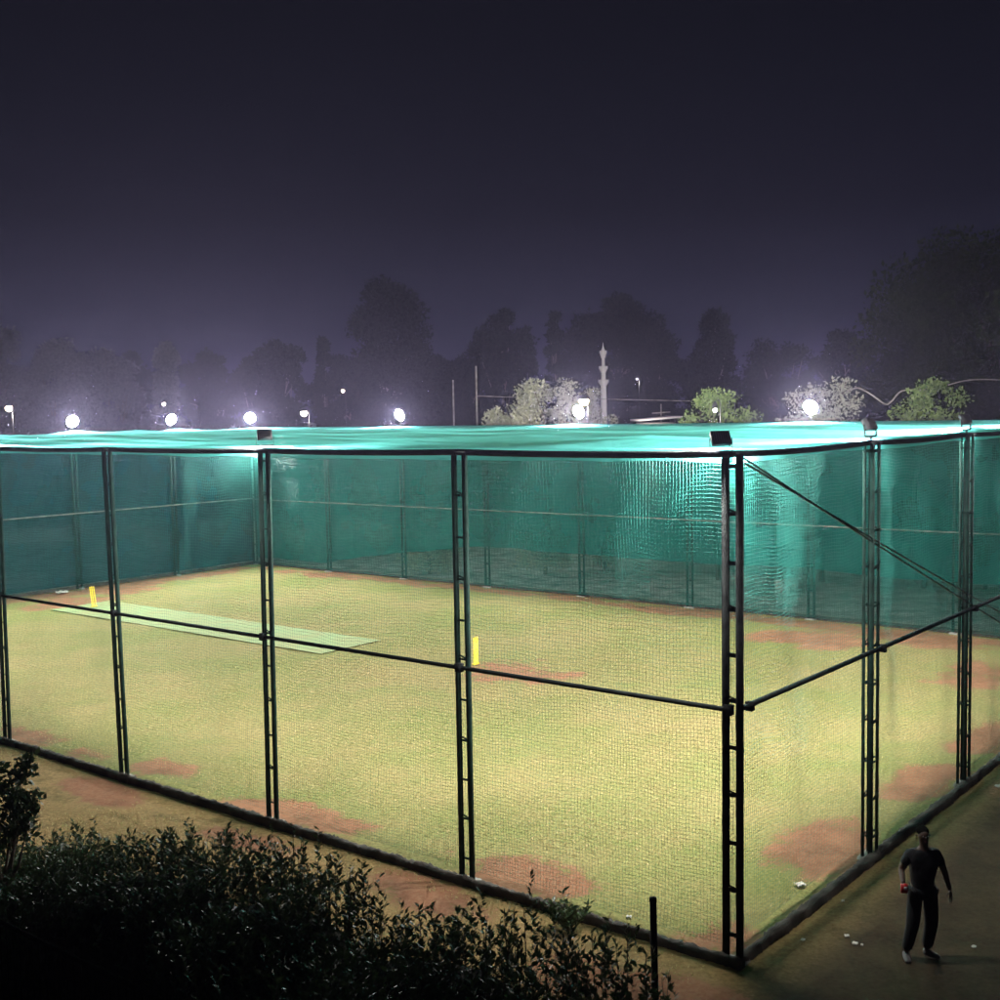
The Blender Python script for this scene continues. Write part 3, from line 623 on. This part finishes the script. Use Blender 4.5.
def pole(px, py, y, label, r_=.09):
    p = at(px, py, y); t = empty('utility_pole', (p[0], y, 0), label, 'utility pole', 'thin poles behind the cage')
    MB().tube([[p[0], y, -.2], [p[0], y, p[2]]], [r_, r_ * .6], 8).build('shaft', M_CONC, t)
    if r_ == .05: MB().bar([p[0] - .5, y, p[2] - .5], [p[0] + .5, y, p[2] - .45], .07, .07, Z).build('crossarm', M_CONC, t)
pole(453, 380, 72, 'shorter of the two thin pale poles left of the silvery tree', .07)
pole(476, 366, 66, 'taller of the two thin pale poles left of the silvery tree', .07)
pole(661, 404, 66, 'short pole end with a bracket right of the minaret', .05)
def lamp(px, py, y, col, em, pw, label, r_=.16, arm=.2):
    p = at(px, py, y); t = empty('street_lamp', (p[0] + arm, y, 0), label, 'street lamp', 'small far street lamps')
    MB().tube([[p[0] + arm, y, -.2], [p[0] + arm, y, p[2] + .25], [p[0] + arm * .6, y, p[2] + .38], [p[0], y, p[2] + .3]], .022, 8).build('pole', M_LAMP, t)
    hd = MB(); hd.lathe([p[0], y, p[2]], [(.03, .32), (r_ * 1.1, .2), (r_ * 1.25, .1), (r_ * 1.2, .08)], 12); hd.build('lamp_shade', M_LAMP, t)
    bl = MB(); bl.lathe([p[0], y, p[2]], [(.0, -r_), (r_ * .7, -r_ * .7), (r_, 0), (r_ * .7, r_ * .6), (.0, r_ * .7)], 12); bl.build('bulb', emit_mat('bulb_glow', col, em), t, smooth=True)
    if pw:
        L = bpy.data.lights.new('lamp', 'POINT'); L.energy = pw; L.color = (1, .93, .82); L.shadow_soft_size = .2
        lo = bpy.data.objects.new('lamp', L); COL.objects.link(lo); lo.parent = t; lo.location = (-arm, 0, p[2] - r_ - .25)
lamp(9, 408, 70, (1, .78, .5), 60, 1500, 'small warm street lamp at the far left edge', .2)
lamp(164, 404, 85, (1, .8, .7), 40, 0, 'tiny warm lamp above the second glaring floodlight', .11)
lamp(304, 413, 70, (1, .88, .7), 50, 900, 'small warm street lamp on a thin post between two glaring floodlights', .2, .3)
lamp(343, 391, 100, (1, .8, .6), 30, 0, 'tiny lamp high up left of the tallest tree', .12)
lamp(584, 401, 58, (1, .80, .36), 25, 800, 'yellow street lamp in front of the silvery trees', .24)
lamp(715, 410, 44, (1, .95, .85), 40, 150, 'tiny lamp glinting in front of the green bushy tree', .08)
lamp(637, 379, 110, (.9, .85, 1), 2, 700, 'added tiny lamp right of the minaret, brightening it', .12)  # extra light put in to brighten the minaret

def wire(pts, label, r_=.02):
    P = np.array([at(*p) for p in pts]); k_ = np.linspace(0, len(P) - 1, 60); i = np.clip(k_.astype(int), 0, len(P) - 2); f = (k_ - i)[:, None]
    pm1 = P[np.clip(i - 1, 0, None)]; p0 = P[i]; p1 = P[i + 1]; p2 = P[np.clip(i + 2, None, len(P) - 1)]
    q = .5 * ((2 * p0) + (p1 - pm1) * f + (2 * pm1 - 5 * p0 + 4 * p1 - p2) * f ** 2 + (3 * p0 - pm1 - 3 * p1 + p2) * f ** 3)
    tag(MB().tube(q, r_, 6).build('overhead_cable', M_CONC), label, 'cable')
wire([(476, 396, 66), (540, 398, 66), (600, 399, 66), (690, 401, 66)], 'thin overhead cable running behind the minaret', .018)
wire([(846, 392, 45), (858, 388, 45), (872, 395, 45), (885, 404, 45), (892, 401, 45), (902, 391, 45), (925, 390, 44)], 'loose looping cable between the two right hand bushes', .03)
wire([(948, 385, 46), (970, 380, 46), (1000, 380, 46), (1040, 384, 46)], 'loose pale cable hanging at the right edge over the roof', .025)

# small litter
def scrap(px, py, s_, label, m=M_PAPER, z0=0.):
    p = ground(px, py); r = np.random.default_rng(int(px * 7 + py)); q = np.linspace(-1, 1, 5)
    a1, b1 = np.meshgrid(q, q, indexing='ij'); s_ *= .8; zz_ = .12 * s_ * (1 + r.normal(0, .5, a1.shape)) + .035 + z0; ang = r.uniform(0, 3)
    x_ = (a1 * math.cos(ang) - b1 * math.sin(ang)) * s_ / 2; y_ = (a1 * math.sin(ang) + b1 * math.cos(ang)) * s_ / 2
    o = MB().grid(np.stack([p[0] + x_, p[1] + y_, zz_], -1)); o.grid(np.stack([p[0] + x_, p[1] + y_, zz_ - .012], -1))
    tag(o.build('paper_scrap', m), label, 'litter', 'paper scraps on the ground')
scrap(803, 942, .06, 'tiny white scrap just outside the kerb right of the corner post')
scrap(847, 938, .07, 'round white scrap on dark ground left of the person')
scrap(855, 946, .08, 'crumpled white scrap beside the round one left of the person')
scrap(974, 949, .06, 'white scrap on the dark ground right of the person')
scrap(862, 947, .04, 'smallest pale scrap of the cluster left of the person')
scrap(800, 887, .17, 'flat pale scrap on the turf inside the right side')
scrap(629, 919, .08, 'pale scrap on the turf left of the corner post')
scrap(843, 903, .05, 'white fleck at the foot of the kerb left of the person')
scrap(998, 788, .14, 'pale scrap at the right edge by the kerb')
scrap(62, 594, .5, 'white rag lying at the foot of the left end cloth')
sl = empty('stone_block', ground(752, 586), 'pale stone block on the ground beyond the far side', 'stone block')
for px, py, w_, lb_ in ((750, 588, .9, 'long'), (794, 592, .6, 'short')):
    p = ground(px, py); b = MB(); b.bar(p + [-w_, 0, .2], p + [w_, .3, .25], .45, .4, Z)
    if lb_ == 'long': b.build('slab', M_CONC, sl)
    else: tag(b.build('stone_block', M_CONC), 'smaller pale stone block beyond the first far post from the right', 'stone block')

# ------------------------------------------------------------------ the person
M_SKIN = mat('skin', (.075, .04, .028), (.05, .027, .019), scale=8, rough=.6)
M_SHIRT = mat('black_shirt', (.012, .012, .014), (.008, .008, .010), scale=12, rough=.9, bump=.4)
M_TROU = mat('black_trousers', (.010, .010, .012), (.007, .007, .008), scale=12, rough=.9, bump=.4)
M_HAIR = mat('black_hair', (.008, .007, .006), scale=30, rough=1., spec=0., bump=.6)
M_SHOE = mat('shoe', (.10, .09, .09), (.05, .04, .04), scale=10, rough=.6)
def with_skin_layer(name, verts, edges, radii, m, parent, root=0, sub=2):
    import bmesh
    bm = bmesh.new(); ly = bm.verts.layers.skin.verify(); vs = [bm.verts.new(tuple(v)) for v in verts]; bm.verts.ensure_lookup_table()
    for a_, b_ in edges: bm.edges.new((vs[a_], vs[b_]))
    for i, r_ in enumerate(radii):
        vs[i][ly].radius = (r_, r_) if np.isscalar(r_) else r_; vs[i][ly].use_root = (i == root)
    me = bpy.data.meshes.new(name); bm.to_mesh(me); bm.free(); me.materials.append(m)
    o = bpy.data.objects.new(name, me); COL.objects.link(o); o.parent = parent
    k_ = o.modifiers.new('skin', 'SKIN'); k_.use_smooth_shade = True
    sb = o.modifiers.new('sub', 'SUBSURF'); sb.levels = sub; sb.render_levels = sub
    return o
pp = ground(922, 960); per = empty('person', pp, 'person in dark t-shirt and trousers standing outside the cage, holding a small red packet', 'person')
# local axes: x = image right, y = away from the camera (the person faces -y, towards the camera), z up
J = dict(pelvis=(0, 0, .90), belly=(.0, .0, 1.05), chest=(.01, .01, 1.24), neckb=(.01, .0, 1.40), neck=(.01, -.01, 1.475), head=(.0, -.02, 1.56), crown=(-.003, -.01, 1.645),
         shR=(-.165, .01, 1.335), elR=(-.245, .05, 1.12), wrR=(-.29, -.16, 1.03), shL=(.18, .01, 1.33), elL=(.275, .03, 1.10), wrL=(.325, -.03, .88),
         hipR=(-.09, 0, .86), knR=(-.125, -.03, .47), anR=(-.185, .04, .085), hipL=(.09, 0, .86), knL=(.105, -.03, .47), anL=(.085, .09, .09))
jn = list(J); ji = {n_: i for i, n_ in enumerate(jn)}
E_ = [('pelvis', 'belly'), ('belly', 'chest'), ('chest', 'neckb'), ('neckb', 'neck'), ('neck', 'head'), ('head', 'crown'), ('chest', 'shR'), ('shR', 'elR'), ('elR', 'wrR'), ('chest', 'shL'), ('shL', 'elL'), ('elL', 'wrL'),
      ('pelvis', 'hipR'), ('hipR', 'knR'), ('knR', 'anR'), ('pelvis', 'hipL'), ('hipL', 'knL'), ('knL', 'anL')]
rad = dict(pelvis=(.115, .085), belly=(.12, .09), chest=(.13, .10), neckb=.062, neck=.048, head=(.075, .09), crown=(.055, .065), shR=.062, elR=.042, wrR=.028, shL=.062, elL=.042, wrL=.028, hipR=.088, knR=.058, anR=.04, hipL=.088, knL=.058, anL=.04)
body = with_skin_layer('body', [J[n_] for n_ in jn], [(ji[a_], ji[b_]) for a_, b_ in E_], [rad[n_] for n_ in jn], M_SKIN, per)
def sub_fig(name, names, edges, radii, m, ext={}):
    pts = [ext.get(n_, J.get(n_)) for n_ in names]; ix = {n_: i for i, n_ in enumerate(names)}
    return with_skin_layer(name, pts, [(ix[a_], ix[b_]) for a_, b_ in edges], radii, m, per)
lerp = lambda a_, b_, k_: tuple(np.array(J[a_]) * (1 - k_) + np.array(J[b_]) * k_)
sub_fig('t_shirt', ['hem', 'belly', 'chest', 'neckb', 'shR', 'sleeveR', 'shL', 'sleeveL'], [('hem', 'belly'), ('belly', 'chest'), ('chest', 'neckb'), ('chest', 'shR'), ('shR', 'sleeveR'), ('chest', 'shL'), ('shL', 'sleeveL')],
        [(.155, .125), (.15, .118), (.158, .122), .074, .072, .06, .072, .06], M_SHIRT, dict(hem=(0, 0, .80), sleeveR=lerp('shR', 'elR', .7), sleeveL=lerp('shL', 'elL', .7), neckb=(.01, 0, 1.395)))
sub_fig('trousers', ['pelvis', 'hipR', 'knR', 'cuffR', 'hipL', 'knL', 'cuffL'], [('pelvis', 'hipR'), ('hipR', 'knR'), ('knR', 'cuffR'), ('pelvis', 'hipL'), ('hipL', 'knL'), ('knL', 'cuffL')],
        [(.115, .095), .105, .086, .07, .105, .086, .07], M_TROU, dict(cuffR=lerp('knR', 'anR', .93), cuffL=lerp('knL', 'anL', .93)))
with_skin_layer('hair', [(.0, .02, 1.575), (.0, .012, 1.63), (-.003, .0, 1.665)], [(0, 1), (1, 2)], [(.082, .07), (.084, .09), (.055, .065)], M_HAIR, per)
with_skin_layer('nose', [(-.002, -.098, 1.585), (-.002, -.118, 1.555)], [(0, 1)], [.010, .014], M_SKIN, body, sub=1)
for sx in (-1, 1):
    e = with_skin_layer('ear', [(sx * .078, -.01, 1.585), (sx * .084, -.008, 1.555)], [(0, 1)], [(.008, .016), (.008, .012)], M_SKIN, body, sub=1)
    with_skin_layer('eye', [(sx * .03 - .002, -.098, 1.588), (sx * .03 - .001, -.1, 1.588)], [(0, 1)], [.009, .009], M_WHITE, body, sub=1)
with_skin_layer('mouth', [(-.025, -.1, 1.522), (0, -.106, 1.52), (.022, -.1, 1.522)], [(0, 1), (1, 2)], [.006, .009, .006], mat('lips', (.12, .04, .035)), body, sub=1)
def hand(w, dirv, palm_n, curl, side):
    w = np.array(w); d = np.array(dirv, float); d /= np.linalg.norm(d); n_ = np.array(palm_n, float); n_ -= d * n_.dot(d); n_ /= np.linalg.norm(n_); x_ = np.cross(d, n_) * side
    vs = [w, w + d * .05, w + d * .085]; ed = [(0, 1), (1, 2)]; rd = [.026, (.036, .018), (.038, .016)]
    for i, (o_, L_) in enumerate(((-.03, .068), (-.010, .078), (.010, .074), (.029, .058))):
        b0 = len(vs); p = w + d * .08 + x_ * o_; ang = 0; vs.append(p); rd.append(.0095); ed.append((2, b0))
        for j in range(3):
            ang += curl; dd = d * math.cos(ang) + n_ * math.sin(ang); p = p + dd * L_ * (.45, .32, .23)[j]; vs.append(p); rd.append((.009, .0085, .007)[j]); ed.append((b0 + j, b0 + j + 1))
    b0 = len(vs); p = w + d * .03 - x_ * .03; vs += [p, p + (d * .6 - x_ * .6 + n_ * .5) * .035, p + (d * .9 - x_ * .4 + n_ * .9) * .06]; rd += [.013, .0105, .009]; ed += [(1, b0), (b0, b0 + 1), (b0 + 1, b0 + 2)]
    with_skin_layer('hand', vs, ed, rd, M_SKIN, per, root=0, sub=1)
hand(J['wrR'], (-.1, -.8, .1), (.3, 0, -1), .55, 1)
hand(J['wrL'], (.15, -.1, -1), (-1, 0, 0), .25, -1)
for sd, an, dr in (('R', 'anR', (-.15, -1, 0)), ('L', 'anL', (.75, -.7, 0))):
    a_ = np.array(J[an]); d = np.array(dr); d = d / np.linalg.norm(d)
    with_skin_layer('shoe', [a_ - d * .045 + [0, 0, -.03], a_ + [0, 0, -.02], a_ + d * .09 + [0, 0, -.043], a_ + d * .175 + [0, 0, -.055]], [(0, 1), (1, 2), (2, 3)], [.04, .05, (.046, .036), (.038, .027)], M_SHOE, per)
hw_ = np.array(pp) + np.array(J['wrR']) + np.array([-.03, -.12, -.01])
pk_ = empty('red_packet', hw_, "small red packet with a white patch held in the person's hand", 'packet')
MB().bar(hw_ + [-.0, 0, -.05], hw_ + [0, 0, .055], .075, .035, np.array([1., 0, 0])).build('wrapper', mat('red_wrapper', (.5, .03, .03), (.4, .02, .02), rough=.5), pk_)
MB().bar(hw_ + [.012, -.0195, -.01], hw_ + [.012, -.0195, .03], .035, .004, np.array([1., 0, 0])).build('patch', M_WHITE, pk_)

# ------------------------------------------------------------------ night air
m, nt, out = new_mat('night_haze'); pv = nd(nt, 'ShaderNodeVolumePrincipled')
pv.inputs['Color'].default_value = (.64, .60, 1.0, 1); pv.inputs['Density'].default_value = .00019; pv.inputs['Anisotropy'].default_value = .83
nt.links.new(pv.outputs[0], out.inputs['Volume'])
hz = MB().bar([0, 75, -1.], [0, 75, 45], 420, 260, np.array([1., 0, 0])).build('haze', m); tag(hz, 'thin night haze round the lamps', kind='stuff')

# ------------------------------------------------------------------ sky and moonlight
w = bpy.data.worlds.new('World'); sc.world = w; w.use_nodes = True; nt = w.node_tree; nt.nodes.clear(); L = nt.links.new
out = nd(nt, 'ShaderNodeOutputWorld'); bg = nd(nt, 'ShaderNodeBackground'); bg.inputs[1].default_value = .05
sky = nd(nt, 'ShaderNodeTexSky'); sky.sky_type = 'NISHITA'; sky.sun_disc = False; sky.sun_elevation = R(-8); sky.sun_rotation = R(150)
tc = nd(nt, 'ShaderNodeTexCoord'); sx = nd(nt, 'ShaderNodeSeparateXYZ'); L(tc.outputs['Generated'], sx.inputs[0])
rp = nd(nt, 'ShaderNodeValToRGB'); L(sx.outputs[2], rp.inputs[0]); el = rp.color_ramp.elements
el[0].position = 0; el[0].color = (.52, .52, 1.05, 1); el[1].position = .30; el[1].color = (.115, .12, .22, 1)
e = el.new(.07); e.color = (.28, .30, .62, 1); e = el.new(.16); e.color = (.15, .16, .31, 1)
mx = nd(nt, 'ShaderNodeMix', data_type='RGBA', blend_type='ADD'); mx.inputs['Factor'].default_value = 1; L(sky.outputs[0], mx.inputs['A']); L(rp.outputs[0], mx.inputs['B'])
L(mx.outputs['Result'], bg.inputs[0]); L(bg.outputs[0], out.inputs[0])
sd = bpy.data.lights.new('moon', 'SUN'); sd.energy = .012; sd.angle = R(.5); sd.color = (.8, .85, 1); so = bpy.data.objects.new('moon', sd); COL.objects.link(so); so.rotation_euler = (R(50), 0, R(20))

# ------------------------------------------------------------------ render settings
sc.view_settings.view_transform = 'Standard'; sc.view_settings.look = 'None'; sc.view_settings.exposure = 0; sc.view_settings.gamma = 1
sc.cycles.max_bounces = 6; sc.cycles.transparent_max_bounces = 10; sc.cycles.volume_bounces = 0; sc.cycles.diffuse_bounces = 2
sc.cycles.use_denoising = True; sc.cycles.denoising_input_passes = 'RGB_ALBEDO'; sc.cycles.denoising_prefilter = 'ACCURATE'; sc.cycles.sample_clamp_indirect = 4; sc.cycles.caustics_reflective = False; sc.cycles.caustics_refractive = False
